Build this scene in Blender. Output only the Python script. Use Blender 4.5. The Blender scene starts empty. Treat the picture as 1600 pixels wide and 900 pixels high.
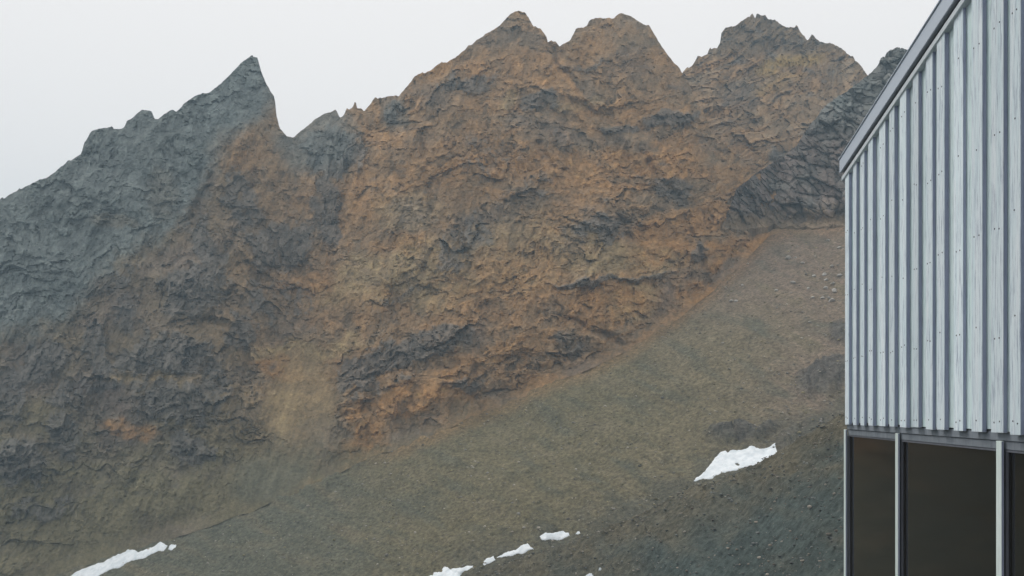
import bpy, bmesh, math, random
import numpy as np
from mathutils import Vector, Matrix

R = math.radians
random.seed(7)
rng = np.random.default_rng(11)
sc = bpy.context.scene
C = sc.collection

# ------------------------------------------------------------------ camera
F, HOR = 1361.0, 642.0              # focal length in photo pixels, height of the horizon in the photo
cd = bpy.data.cameras.new('camera')
cd.sensor_width = 36.0
cd.lens = 36.0 * F / 1600.0
cd.shift_y = (HOR - 450.0) / 1600.0  # shift lens: level camera, uprights stay upright
cd.clip_start = 0.1
cd.clip_end = 12000
cam = bpy.data.objects.new('camera', cd)
cam.location = (0, 0, 0)
cam.rotation_euler = (R(90), 0, 0)
C.objects.link(cam)
sc.camera = cam

# ------------------------------------------------------------------ sky, sun, exposure
SUN_AZ, SUN_EL = R(-50), R(52)       # bearing from the view direction (left is negative), height
w = bpy.data.worlds.new('World')
sc.world = w
w.use_nodes = True
nt = w.node_tree
nt.nodes.clear()
out = nt.nodes.new('ShaderNodeOutputWorld')
bg = nt.nodes.new('ShaderNodeBackground')
sky = nt.nodes.new('ShaderNodeTexSky')
sky.sky_type = 'NISHITA'
sky.sun_disc = False
sky.sun_elevation = SUN_EL
sky.sun_rotation = SUN_AZ
sky.dust_density = 4.0
mx = nt.nodes.new('ShaderNodeMix')
mx.data_type = 'RGBA'
mx.inputs[0].default_value = 0.985    # closed bright cloud deck, a trace of the clear sky through it
cloud = (10.8, 10.5, 10.35, 1)
mx.inputs[7].default_value = cloud
nt.links.new(sky.outputs[0], mx.inputs[6])
nt.links.new(mx.outputs[2], bg.inputs[0])
bg.inputs[1].default_value = 0.1
nt.links.new(bg.outputs[0], out.inputs[0])

sl = bpy.data.lights.new('sun', 'SUN')
sl.energy = 1.5
sl.angle = R(18)
sl.color = (1.0, 0.97, 0.92)
so = bpy.data.objects.new('sun', sl)
sdir = Vector((math.sin(SUN_AZ) * math.cos(SUN_EL), math.cos(SUN_AZ) * math.cos(SUN_EL), math.sin(SUN_EL)))
so.rotation_euler = sdir.to_track_quat('Z', 'Y').to_euler()
so.location = sdir * 100
C.objects.link(so)

vs = sc.view_settings
vs.view_transform = 'Standard'
vs.look = 'None'
vs.exposure = 0.0
vs.gamma = 1.0
vs.use_curve_mapping = False
sc.render.engine = 'CYCLES'

# ------------------------------------------------------------------ noise
def _hash(i, j, k, s):
    h = (i.astype(np.uint32) * np.uint32(374761393) + j.astype(np.uint32) * np.uint32(668265263)
         + k.astype(np.uint32) * np.uint32(2147483647 - 19) + np.uint32(s) * np.uint32(1274126177))
    h = (h ^ (h >> np.uint32(13))) * np.uint32(1274126177)
    h = (h ^ (h >> np.uint32(16))) * np.uint32(2246822519)
    h = h ^ (h >> np.uint32(15))
    return h

def noise(x, y, z=None, seed=0):
    """gradient noise, about -1..1"""
    if z is None:
        z = np.zeros_like(x)
    xi, yi, zi = np.floor(x), np.floor(y), np.floor(z)
    fx, fy, fz = x - xi, y - yi, z - zi
    xi, yi, zi = xi.astype(np.int64), yi.astype(np.int64), zi.astype(np.int64)
    u, v, ww = [f * f * f * (f * (f * 6 - 15) + 10) for f in (fx, fy, fz)]
    res = 0
    for dx in (0, 1):
        for dy in (0, 1):
            for dz in (0, 1):
                h = _hash((xi + dx) & 0xffff, (yi + dy) & 0xffff, (zi + dz) & 0xffff, seed)
                gx = (h & np.uint32(1023)).astype(np.float64) / 511.5 - 1
                gy = ((h >> np.uint32(10)) & np.uint32(1023)).astype(np.float64) / 511.5 - 1
                gz = ((h >> np.uint32(20)) & np.uint32(1023)).astype(np.float64) / 511.5 - 1
                d = gx * (fx - dx) + gy * (fy - dy) + gz * (fz - dz)
                wt = (u if dx else 1 - u) * (v if dy else 1 - v) * (ww if dz else 1 - ww)
                res = res + wt * d
    return res * 1.35

def fbm(x, y, z=None, octv=4, seed=0, gain=0.5):
    a, t, s = 1.0, 0.0, 0.0
    for o in range(octv):
        k = 2.03 ** o
        t = t + a * noise(x * k, y * k, None if z is None else z * k, seed + o * 17)
        s += a
        a *= gain
    return t / s * 1.4

def ridged(x, y, z=None, octv=3, seed=0, gain=0.5):
    a, t, s = 1.0, 0.0, 0.0
    for o in range(octv):
        k = 2.07 ** o
        t = t + a * (1 - 2 * np.abs(noise(x * k, y * k, None if z is None else z * k, seed + o * 13)))
        s += a
        a *= gain
    return t / s

def blocks(x, y, seed=0, tilt=.6):
    """broken rock: cells with their own height and tilt, split by cracks. Returns relief, crack (0..1), cell value"""
    xi, yi = np.floor(x).astype(np.int64), np.floor(y).astype(np.int64)
    f1 = np.full(x.shape, 9.0); f2 = np.full(x.shape, 9.0)
    hh = np.zeros(x.shape); val = np.zeros(x.shape)
    zz = np.zeros_like(xi)
    for i in (-1, 0, 1):
        for j in (-1, 0, 1):
            h = _hash((xi + i) & 0xffff, (yi + j) & 0xffff, zz, seed)
            a = (h & np.uint32(255)).astype(np.float64) / 255
            b = ((h >> np.uint32(8)) & np.uint32(255)).astype(np.float64) / 255
            c = ((h >> np.uint32(16)) & np.uint32(255)).astype(np.float64) / 255
            e = ((h >> np.uint32(24)) & np.uint32(255)).astype(np.float64) / 255
            ox, oy = x - (xi + i + a), y - (yi + j + b)
            r = np.hypot(ox, oy)
            near = r < f1
            f2 = np.where(near, f1, np.minimum(f2, r))
            rel = (c - .5) + tilt * ((e - .5) * 2 * ox + (a - .5) * 2 * oy)
            hh = np.where(near, rel, hh); val = np.where(near, c, val)
            f1 = np.where(near, r, f1)
    return hh, np.exp(-((f2 - f1) / .10) ** 2), val

def sstep(a, b, x):
    t = np.clip((x - a) / (b - a), 0, 1)
    return t * t * (3 - 2 * t)

def line(pts, x):
    p = np.array(pts, float)
    return np.interp(x, p[:, 0], p[:, 1])

def blobs(px, py, lst, seed, warp=22.0):
    """soft union of tilted ellipses (cx, cy, rx, ry, tilt degrees, weight) with a ragged rim"""
    wx = px + warp * fbm(px / 60, py / 60, octv=4, seed=seed)
    wy = py + warp * fbm(px / 60, py / 60, octv=4, seed=seed + 50)
    m = np.zeros_like(px)
    for cx, cy, rx, ry, tl, wt in lst:
        c, s = math.cos(R(tl)), math.sin(R(tl))
        a = ((wx - cx) * c - (wy - cy) * s) / rx
        b = ((wx - cx) * s + (wy - cy) * c) / ry
        m = np.maximum(m, wt * (1 - sstep(0.55, 1.15, np.sqrt(a * a + b * b))))
    return m

# ------------------------------------------------------------------ materials
def new_mat(name):
    m = bpy.data.materials.new(name)
    m.use_nodes = True
    n = m.node_tree
    return m, n, n.nodes['Principled BSDF'], n.links

def rock_material(name, fine, bump, tint=0.35, broad=.6):
    """colour from the rock-type attribute, broken up by grain and relief"""
    m, n, p, L = new_mat(name)
    at = n.nodes.new('ShaderNodeAttribute')
    at.attribute_name = 'rock_colour'
    geo = n.nodes.new('ShaderNodeNewGeometry')
    def nz(scale, detail, rough=0.6):
        t = n.nodes.new('ShaderNodeTexNoise')
        t.inputs['Scale'].default_value = scale
        t.inputs['Detail'].default_value = detail
        t.inputs['Roughness'].default_value = rough
        L.new(geo.outputs['Position'], t.inputs['Vector'])
        return t
    n1, n2 = nz(fine, 6, 0.7), nz(fine * 0.17, 5, 0.65)
    mr = n.nodes.new('ShaderNodeMapRange')
    mr.inputs['From Min'].default_value = 0.3
    mr.inputs['From Max'].default_value = 0.7
    mr.inputs['To Min'].default_value = 1 - tint
    mr.inputs['To Max'].default_value = 1 + tint
    L.new(n1.outputs[0], mr.inputs[0])
    mr2 = n.nodes.new('ShaderNodeMapRange')
    mr2.inputs['From Min'].default_value = 0.3
    mr2.inputs['From Max'].default_value = 0.7
    mr2.inputs['To Min'].default_value = 1 - tint * broad
    mr2.inputs['To Max'].default_value = 1 + tint * broad
    L.new(n2.outputs[0], mr2.inputs[0])
    mu = n.nodes.new('ShaderNodeMath')
    mu.operation = 'MULTIPLY'
    L.new(mr.outputs[0], mu.inputs[0])
    L.new(mr2.outputs[0], mu.inputs[1])
    vm = n.nodes.new('ShaderNodeVectorMath')
    vm.operation = 'SCALE'
    L.new(at.outputs['Color'], vm.inputs[0])
    L.new(mu.outputs[0], vm.inputs['Scale'])
    L.new(vm.outputs[0], p.inputs['Base Color'])
    p.inputs['Roughness'].default_value = 0.95
    p.inputs['Specular IOR Level'].default_value = 0.15
    b = n.nodes.new('ShaderNodeBump')
    b.inputs['Strength'].default_value = 1.0
    b.inputs['Distance'].default_value = bump
    L.new(n1.outputs[0], b.inputs['Height'])
    L.new(b.outputs[0], p.inputs['Normal'])
    return m

M_ROCK = rock_material('cliff_rock', 1.1, 0.45, 0.3)
M_STONE = rock_material('loose_stone', 2.5, 0.03, 0.25)
M_SCREE = rock_material('scree', 1.2, 0.6, 0.6, .3)
M_MORAINE = rock_material('moraine_rubble', 1.1, 0.6, 0.55, .4)

# ------------------------------------------------------------------ terrain helpers
def struct(o):
    o['kind'] = 'structure'
    return o

def sheet(name, X, Y, Z, col, mat, smooth=True):
    """a grid of points (rows, columns) as one terrain mesh"""
    r, c = X.shape
    me = bpy.data.meshes.new(name)
    co = np.stack([X, Y, Z], -1).reshape(-1, 3).astype(np.float32)
    idx = np.arange(r * c).reshape(r, c)
    q = np.stack([idx[:-1, :-1], idx[:-1, 1:], idx[1:, 1:], idx[1:, :-1]], -1).reshape(-1, 4).astype(np.int32)
    me.vertices.add(r * c)
    me.vertices.foreach_set('co', co.ravel())
    me.loops.add(q.size)
    me.loops.foreach_set('vertex_index', q.ravel())
    me.polygons.add(len(q))
    me.polygons.foreach_set('loop_start', np.arange(0, q.size, 4, dtype=np.int32))
    me.polygons.foreach_set('use_smooth', np.full(len(q), smooth))
    me.update(calc_edges=True)
    a = me.attributes.new('rock_colour', 'FLOAT_COLOR', 'POINT')
    cc = np.concatenate([col.reshape(-1, 3), np.ones((r * c, 1))], 1).astype(np.float32)
    a.data.foreach_set('color', cc.ravel())
    me.materials.append(mat)
    o = bpy.data.objects.new(name, me)
    C.objects.link(o)
    return struct(o)

def tan_of(py):
    return (HOR - py) / F

def march(px, py, Y0, theta):
    """walk up each column from its foot: the ground climbs at angle theta, giving its distance"""
    t = tan_of(py)
    Y = np.empty_like(py)
    Y[0] = Y0
    for i in range(1, len(py)):
        dt = t[i] - t[i - 1]
        g = np.maximum(np.tan(theta[i]) - t[i], 0.22)
        Y[i] = Y[i - 1] * (1 + dt / g)
    return Y

def to_xyz(px, py, Y):
    return (px - 800.0) / F * Y, Y, tan_of(py) * Y

def back_side(X, Y, Z, col, depth=70, rows=7, slope=0.9, seed=5):
    """continue a crest over the far side of the mountain"""
    xs, ys, zs, cs = [X], [Y], [Z], [col]
    for k in range(1, rows + 1):
        f = (k / rows) ** 1.5 * depth
        jj = 1.5 * fbm(X[-1] / 9, Y[-1] / 9 + f / 9, octv=2, seed=seed) * min(1, k / 2)
        d = np.hypot(X[-1], Y[-1])
        xs.append((X[-1] * (1 + f / d))[None])
        ys.append((Y[-1] * (1 + f / d))[None])
        zs.append((Z[-1] - f * slope - 0.6 * k ** .5 + jj)[None])
        cs.append(col[-1:])
    return [np.concatenate(v, 0) for v in (xs, ys, zs, cs)]

def mixc(a, b, m):
    return a * (1 - m[..., None]) + np.asarray(b) * m[..., None]

# rock colours (linear)
BROWN = np.array((0.240, 0.176, 0.112))
ORANGE = np.array((0.375, 0.205, 0.082))
TAN = np.array((0.385, 0.285, 0.150))
OCHRE = np.array((0.42, 0.28, 0.09))
GREY = np.array((0.128, 0.120, 0.108))
TEAL = np.array((0.165, 0.190, 0.184))  # grey rock, lightened and blued to paint in the hazy glare
OLIVE = np.array((0.168, 0.146, 0.086))
GREEN = np.array((0.126, 0.128, 0.094))
PURPLE = np.array((0.170, 0.135, 0.118))
PALE = np.array((0.26, 0.235, 0.20))

# ------------------------------------------------------------------ scree plane
CONTACT = [(-500, 1200), (-300, 1100), (110, 886), (270, 838), (420, 784), (500, 752), (560, 718), (620, 697), (700, 665),
           (800, 625), (900, 580), (990, 541), (1060, 492), (1130, 440), (1165, 405), (1200, 366), (1240, 352),
           (1330, 348), (1800, 330)]
def contact(px):
    return line(CONTACT, px) + 5 * fbm(px / 45, px * 0 + 3.3, octv=3, seed=91)

def y_scree(px, py):
    u, t = (px - 800.0) / F, tan_of(py)
    Y = -128.0 / (t - 0.35 * u - 0.55)
    return Y * (1 + 0.022 * fbm(px / 210, py / 150, octv=3, seed=31))

# ---- mountain face (with the far left ridge)
CREST = [(-420, 470), (-200, 385), (-60, 340), (0, 313), (23, 299), (49, 287), (75, 277), (105, 253), (126, 242), (132, 225), (143, 204), (175, 197),
         (178, 201), (193, 200), (201, 188), (222, 171), (237, 173), (241, 185), (247, 186), (257, 178), (269, 171),
         (277, 176), (287, 162), (306, 149), (327, 145), (355, 122), (381, 94), (390, 89), (402, 90), (408, 111),
         (418, 137), (428, 150), (431, 165), (432, 180), (437, 200), (448, 213), (459, 214), (476, 200), (492, 187), (507, 178),
         (525, 172), (531, 185), (537, 181), (542, 171), (551, 169), (555, 157), (558, 169), (564, 169), (569, 175),
         (583, 156), (606, 150), (622, 151), (635, 136), (649, 119), (670, 111), (690, 97), (698, 98), (711, 90),
         (733, 73), (758, 54), (781, 40), (796, 23), (810, 16), (821, 20), (830, 35), (835, 45), (845, 44), (854, 58),
         (856, 66), (868, 65), (874, 72), (891, 63), (900, 45), (917, 41), (921, 32), (935, 27), (945, 29), (961, 28),
         (971, 20), (985, 26), (1017, 44), (1029, 65), (1045, 88), (1064, 111), (1078, 135), (1086, 158), (1100, 178),
         (1112, 205), (1140, 232), (1170, 262), (1210, 290), (1250, 310)]
def level_rows(ft_, cr_, step):
    """rows at common heights, clipped to each column's foot and crest"""
    g_ = np.arange(ft_.max(), cr_.min() - step, -step)[:, None]
    return np.clip(g_, cr_[None], np.maximum(ft_, cr_)[None])
cols = np.arange(-420, 1250.1, 2.0)
jag = (3.0 * fbm(cols / 11, cols * 0 + .5, octv=4, seed=4, gain=.75) - 2.6 * np.clip(noise(cols / 7, cols * 0 + 4.4, seed=3) - .25, 0, 1) * 3) * sstep(-100, 20, cols)
crest = line(CREST, cols) + jag
foot = np.minimum(contact(cols) + 4, 1000)
PY = level_rows(foot, crest, 2.0)
PX = np.repeat(cols[None], len(PY), 0)

GREY_OUT = [(300, 455, 62, 45, 20, 1), (255, 555, 95, 32, 6, 1), (270, 630, 75, 42, -8, 1), (298, 700, 42, 32, 0, 1),
            (30, 725, 50, 45, 0, 1), (65, 560, 55, 40, 20, .9), (650, 545, 110, 28, 17, .95), (560, 585, 45, 25, 10, .9),
            (440, 385, 65, 50, 30, .9), (510, 320, 30, 70, 0, .9), (520, 235, 55, 50, 20, .95), (725, 375, 45, 60, -30, .6),
            (930, 355, 55, 25, 0, .8), (1045, 187, 55, 16, 5, 1), (970, 205, 40, 8, 0, .9), (845, 155, 38, 18, 25, .9),
            (735, 125, 50, 14, 5, .7), (615, 175, 30, 28, 0, .7), (1050, 300, 42, 22, -15, .8), (945, 370, 25, 18, 0, .9),
            (820, 290, 40, 40, 0, .4), (730, 600, 22, 18, 0, .7), (890, 540, 30, 20, 0, .7), (950, 440, 110, 5, 8, .9),
            (690, 520, 60, 14, 12, .7), (1085, 390, 20, 22, 40, .7), (300, 340, 30, 40, 0, .5), (180, 440, 40, 22, 30, .6),
            (110, 615, 35, 30, 0, .7), (460, 470, 40, 30, 0, .5), (375, 520, 30, 40, 0, .8), (915, 100, 50, 8, 12, .6),
            (330, 400, 26, 85, 20, .8), (380, 320, 30, 70, 20, .75), (150, 545, 24, 60, 15, .75), (205, 500, 26, 60, 25, .7), (18, 610, 30, 70, 0, .75),
            (95, 680, 28, 45, 10, .7), (405, 460, 22, 60, 15, .6), (335, 610, 26, 60, -8, .75), (180, 600, 60, 16, 0, .7), (60, 800, 70, 20, 10, .6),
            (620, 465, 45, 10, 12, .5), (600, 600, 80, 12, 17, .5), (760, 240, 60, 40, 0, .35)]
ORANGE_OUT = [(630, 625, 110, 22, 15, 1), (580, 680, 40, 22, 20, .9), (1040, 385, 70, 40, 10, .8), (1150, 388, 75, 20, 12, 1),
              (790, 455, 130, 60, 15, .55), (950, 480, 90, 40, 20, .8), (480, 450, 60, 20, 10, .5), (430, 580, 55, 14, 0, .8),
              (200, 672, 55, 16, -12, .8), (870, 265, 100, 38, -8, .6), (990, 250, 60, 30, 0, .8), (1060, 245, 50, 40, 0, .8),
              (700, 250, 110, 45, 20, .45), (980, 95, 70, 30, 0, .4), (820, 110, 70, 40, 0, .35), (1100, 450, 40, 30, 30, .9),
              (860, 620, 80, 16, 22, .8), (380, 240, 50, 40, 30, .45), (560, 480, 90, 30, 10, .45), (960, 180, 100, 20, -5, .5),
              (760, 560, 120, 20, 17, .7), (900, 330, 60, 25, 0, .4), (600, 210, 25, 25, 0, .5)]
TAN_OUT = [(790, 160, 22, 12, 35, .8), (930, 405, 90, 30, 12, .7), (600, 430, 130, 45, 15, .65), (800, 400, 150, 70, 12, .4),
           (480, 545, 110, 14, 4, .8), (440, 640, 30, 50, 0, .6), (230, 590, 90, 10, 0, .6), (1010, 410, 70, 30, 5, .6),
           (640, 330, 60, 40, 0, .3), (700, 460, 80, 22, 12, .6), (900, 165, 60, 10, -20, .5), (990, 470, 50, 30, 10, .6)]

grey = blobs(PX, PY, GREY_OUT, 201, 26)
oran = blobs(PX, PY, ORANGE_OUT, 301, 30)
tano = blobs(PX, PY, TAN_OUT, 401, 30)

# boundary between the near brown slope and the far grey ridge behind it
BND = [(-420, 560), (0, 502), (100, 482), (165, 400), (270, 332), (330, 245), (360, 205), (400, 150), (440, 100), (480, -200), (1300, -200)]
bnd = line(BND, cols) + 13 * fbm(cols / 30, cols * 0, octv=5, seed=66, gain=.62)
far = sstep(1.2, -1.2, PY - bnd[None])
jump = 0.0 * (1 - sstep(150, 360, cols))
farcol = 1 - sstep(0.0, 1.0, (PY - (bnd[None] - 6) + 36 * fbm(PX / 30, PY / 30, octv=4, seed=9, gain=.65) + 30 * fbm(PX / 40, PY / 40, octv=3, seed=8) * sstep(180, 330, PX)) / np.maximum(60, 60 * sstep(180, 330, PX)))
farcol = np.clip(farcol, 0, 1)

# how rocky (steep, broken) against how smooth (rubble slope)
low = sstep(-6, 40 + 120 * (1 - sstep(480, 620, PX)), (contact(cols)[None] - PY) + 26 * fbm(PX / 70, PY / 50, octv=3, seed=77))
wx_ = PX + 70 * fbm(PX / 110, PY / 110, octv=3, seed=78)
leftlow = (1 - sstep(230, 680, wx_)) * sstep(480, 720, PY)
rocky = np.clip(0.35 + 0.65 * low - 0.08 * leftlow, 0.1, 1)
rocky = np.maximum(rocky, 0.95 * grey)
chute = blobs(PX, PY, [(470, 640, 60, 130, -12, 1), (430, 740, 80, 50, 20, 1)], 88, 20)
rocky = rocky * (1 - 0.75 * chute)

# strata: wavy beds that rise to the right in the lower face and fold over near the tops
tilt = 0.26 * sstep(200, 420, PY) * sstep(300, 560, PX)
fold = 26 * np.sin(PX / 62.0 + 1.1) * (1 - sstep(180, 360, PY))
s = PY + tilt * (PX - 800) + fold + 62 * fbm(PX / 150, PY / 110, octv=4, seed=12) + 13 * fbm(PX / 26, PY / 22, octv=3, seed=14)
band = noise(s / 26.0, PX / 420.0, seed=21) + 0.55 * noise(s / 11.0, PX / 260.0, seed=22)
bandw = rocky * sstep(230, 420, PX) * sstep(-.35, .45, fbm(PX / 95, PY / 60, octv=3, seed=16))
theta = R(37) + R(22) * rocky + R(9) * np.clip(band * 1.5, -1, 1) * (0.35 + 0.65 * bandw) + R(8) * far - R(5) * chute
apron = sstep(26, 0, contact(cols)[None] - PY)
theta = np.clip(theta * (1 - apron) + R(38) * apron, R(30), R(78))
Yb = march(PX, PY, y_scree(cols, foot), theta)
# even out the bearing-to-bearing drift of the walk, leaving part of it as broad spurs and gullies
lg0 = -np.log(1.5 - tan_of(PY))
lg = np.log(Yb) - lg0
kw = np.exp(-.5 * (np.arange(-90, 91) / 34.0) ** 2)
kw /= kw.sum()
pgrid = np.arange(1250, 0, -4.0)                              # compare bearings at equal height
reg = np.stack([np.interp(-pgrid, -PY[:, j], lg[:, j]) for j in range(len(cols))], 1)
reg = np.stack([np.convolve(np.pad(r0, 90, mode='edge'), kw, 'valid') for r0 in reg])
sm = np.stack([np.interp(-PY[:, j], -pgrid, reg[:, j]) for j in range(len(cols))], 1)
Yb = np.exp(lg0 + lg - (lg - sm) * .85 * sstep(10, 120, contact(cols)[None] - PY))
Yb = Yb * (1 + jump[None] * far)

Xw, Yw, Zw = to_xyz(PX, PY, Yb)
rk = np.clip(rocky * (1 - .1 * far), 0, 1)
hgt = contact(cols)[None] - PY
d = 7.0 * (ridged(Xw / 48, Yw * .004, Zw / 110, 3, 41) - .35) * (0.3 + 0.7 * rk)                     # buttresses, gullies
d += 3.4 * fbm((Xw + .5 * Zw) / 20, Yw * .01, Zw / 17, 3, 42) * (0.25 + 0.75 * rk)
d *= sstep(0, 90, hgt)
# down-slope runnels
rn = ridged((Xw - .35 * Zw) / 6.5, Zw / 46, octv=2, seed=61)
rn2 = ridged((Xw - .45 * Zw + 4 * fbm(Xw / 30, Zw / 30, octv=2, seed=65)) / 17, Zw / 120, octv=2, seed=66)
d += (2.2 * (rn - .3) * sstep(-.5, .4, fbm(PX / 100, PY / 100, octv=2, seed=67)) + 3.0 * (rn2 - .3) * (.4 + .6 * sstep(600, 300, PX))) * (.35 + .65 * rk) * sstep(5, 50, hgt)
# beds broken into blocks, three sizes
zs = -s * .215
bw_ = 1.2 * fbm(Xw / 5, Zw / 5, octv=3, seed=62); bw2 = 1.2 * fbm(Xw / 5, Zw / 5, octv=3, seed=63)
B1, K1, V1 = blocks((Xw + bw_) / 10.0, (zs + bw2) / 3.6, 71)
B2, K2, V2 = blocks((Xw + bw_) / 2.5, (zs + bw2) / 2.1, 72)
B3, K3, V3 = blocks((Xw + .25 * Zw + .5 * bw_) / 1.05, (Zw + .5 * bw2) / 2.1, 73)
crag = np.clip(.38 + .6 * sstep(-.25, .4, fbm(PX / 85, PY / 45, octv=3, seed=64)) + .8 * grey + .25 * far + .3 * band * bandw, 0.1, 1.15) * rk   # crags between smoother debris-covered beds
d += (2.0 * B1 - .45 * K1) * (.06 + .94 * crag) + (1.0 * B2 - .35 * K2) * (.1 + .9 * crag) + (.7 * B3 - .22 * K3) * (.22 + .78 * crag)
d += 3.0 * grey * (0.6 + 0.5 * fbm(Xw / 9, Zw / 9, octv=3, seed=43))                          # outcrops stand proud
sk = Xw + 0.25 * Zw
crack = ridged(sk / 4.6, Yw * .02, Zw / 10.5, 3, 44)
d += 1.2 * (crack - .3) * (0.2 + rk * (0.5 + 1.1 * grey))
d += .9 * ridged((Xw - .5 * Zw) / 9, Yw * .02, (Zw + .3 * Xw) / 8, 3, 144) * (.2 + .8 * rk)
d += .45 * fbm(sk / 2.1, Yw * .05, Zw / 2.6, 3, 45) * (0.25 + rk)
ledge = noise(s / 5.2, PX / 90, seed=46)
d += 0.5 * np.clip(ledge * 2, -1, 1) * bandw
d += 0.3 * noise(Xw / 0.9, Yw / 3, Zw / 0.9, seed=47)
# clefts one can follow down the face
GULLY = [[(1000, 236), (1030, 280), (1062, 306)], [(1070, 345), (1092, 392), (1108, 445)], [(695, 335), (716, 380), (742, 425)],
         [(860, 478), (935, 518), (985, 543)], [(548, 255), (532, 330), (526, 395)], [(300, 335), (345, 245), (372, 205)],
         [(852, 62), (878, 108), (908, 142)], [(570, 575), (548, 630)], [(745, 575), (738, 622)], [(880, 150), (990, 205), (1020, 208)],
         [(395, 270), (385, 340), (350, 400)], [(960, 330), (985, 372)], [(840, 225), (862, 262)], [(1118, 425), (1106, 468)],
         [(660, 210), (665, 290), (672, 330)], [(320, 500), (372, 515), (388, 560)]]
gx_ = PX + 9 * fbm(PX / 22, PY / 22, octv=3, seed=501); gy_ = PY + 9 * fbm(PX / 22, PY / 22, octv=3, seed=502)
for gl in GULLY:
    dm = np.full_like(PX, 1e9)
    for (xa, ya), (xb, yb) in zip(gl[:-1], gl[1:]):
        tt = np.clip(((gx_ - xa) * (xb - xa) + (gy_ - ya) * (yb - ya)) / ((xb - xa) ** 2 + (yb - ya) ** 2), 0, 1)
        dm = np.minimum(dm, np.hypot(gx_ - xa - tt * (xb - xa), gy_ - ya - tt * (yb - ya)))
    gv = .35 + .9 * sstep(-.5, .5, fbm(PX / 16, PY / 16, octv=2, seed=503))
    d -= gv * (1.9 * np.exp(-(dm / 5.5) ** 2) - 1.2 * np.exp(-((dm - 13) / 8) ** 2))
d *= 0.82 * sstep(-3, 14 + 20 * (1 - sstep(480, 620, PX)), hgt)
# fade the strongest relief at the crest line so the skyline keeps its outline
Yb2 = Yb - d
Xw, Yw, Zw = to_xyz(PX, PY, Yb2)
Zw = Zw + 0.35 * noise(Xw / 1.1, Zw / 1.1, seed=48) * rk * sstep(0, 8, PY - crest[None])

col = np.broadcast_to(BROWN, PX.shape + (3,)).copy()
col = mixc(col, OLIVE, np.clip(.6 * leftlow + .8 * (1 - low) * sstep(900, 600, PX) + .35 * sstep(500, 200, PX), 0, 1))
big = fbm(PX / 120, PY / 80, octv=4, seed=51)
col = mixc(col, ORANGE, np.clip(0.7 * big + 0.8 * band * bandw + .3 * (V1 - .5) + .3 * (V2 - .5) + .3, 0, .8) * (1 - leftlow) * sstep(250, 600, PX))
col = mixc(col, PURPLE, np.clip(-0.9 * big - .05 + .35 * sstep(480, 200, PX) * sstep(300, 420, PY) * sstep(800, 660, PY), 0, .8))
col = mixc(col, TAN, np.clip(1.15 * tano * (0.75 + .8 * fbm(PX / 18, PY / 12, octv=3, seed=52)), 0, 1))
col = mixc(col, ORANGE, np.clip((oran + .5 * oran * (V2 - .5)) * (0.75 + .8 * fbm(PX / 22, PY / 14, octv=3, seed=53)), 0, 1))
col = mixc(col, OCHRE, np.clip(oran - .35, 0, 1) * np.clip(1.6 * fbm(PX / 13, PY / 9, octv=3, seed=54) - .35, 0, .7))
gm = .8 * sstep(.3, .75, grey + .55 * (V2 - .5) + .35 * (V3 - .5) + .35 * fbm(PX / 14, PY / 12, octv=3, seed=55))
spot = np.clip(2.2 * fbm(PX / 34, PY / 16, octv=4, seed=56) + .5 * (V1 - .5) + .35 * (V2 - .5) - .62, 0, .85) * rk
col = mixc(col, GREY, np.maximum(gm, spot * (.75 - .45 * sstep(420, 560, PX) * sstep(330, 400, PY))))
col = mixc(col, GREEN, .75 * chute * sstep(640, 760, PY))
col = mixc(col, TAN * .85, .55 * chute * sstep(720, 620, PY))
col = mixc(col, TEAL, farcol * (0.92 - .5 * blobs(PX, PY, [(370, 230, 50, 40, 30, 1), (180, 345, 40, 14, 0, .8), (255, 300, 30, 50, 0, .5)], 99)))
# upper skyline of the left-hand summits gets the same haze-tinted grey
col = mixc(col, TEAL, .7 * blobs(PX, PY, [(360, 150, 90, 60, 20, 1), (500, 220, 70, 55, 20, .9), (620, 180, 25, 35, 0, .6)], 98))
streak = fbm((PX - .35 * (800 - PY)) / 7, PY / 60, octv=3, seed=58)
tone_var = np.clip(1 + .3 * fbm(PX / 8, PY / 9, octv=4, seed=57, gain=.7) + (.34 * (V2 - .5) + .3 * (V3 - .5) + .2 * (V1 - .5)) * (.3 + .7 * crag) + .3 * streak - .14 * K2 * crag, .45, 1.7)  # random tone per block, downslope stain streaks, darker along cracks
col = col * tone_var[..., None]
YB_GRID = (cols, foot, crest, Yb2)
def y_face(px, py):
    """distance of the mountain face at a bearing and height"""
    out_ = np.empty_like(px)
    for i, (a, b) in enumerate(zip(px, py)):
        j = int(np.clip(np.searchsorted(cols, a), 0, len(cols) - 1))
        out_[i] = np.interp(-b, -PY[:, j], Yb2[:, j])
    return out_
sheet('mountain', *back_side(Xw, Yw, Zw, col), M_ROCK, False)

# ---- summit behind, to the right
C_CREST = [(960, 190), (1020, 150), (1065, 116), (1081, 104), (1088, 91), (1105, 85), (1109, 77), (1121, 74), (1126, 65), (1127, 52), (1134, 43),
           (1146, 41), (1165, 30), (1174, 25), (1180, 28), (1182, 21), (1190, 25), (1197, 24), (1199, 30), (1211, 32),
           (1227, 43), (1244, 44), (1253, 52), (1262, 62), (1271, 56), (1281, 65), (1296, 67), (1313, 74), (1321, 81),
           (1335, 94), (1344, 102), (1355, 118), (1400, 150), (1500, 170), (1800, 260)]
cc = np.arange(960, 1800.1, 2.2)
cr = line(C_CREST, cc) + 4.2 * fbm(cc / 9, cc * 0 + .5, octv=4, seed=104, gain=.8) - 9 * np.clip(noise(cc / 6, cc * 0 + .4, seed=103) - .2, 0, 1)
ft = np.full_like(cc, 420.0)
py2 = level_rows(ft, cr, 2.0)
px2 = np.repeat(cc[None], len(py2), 0)
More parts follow.
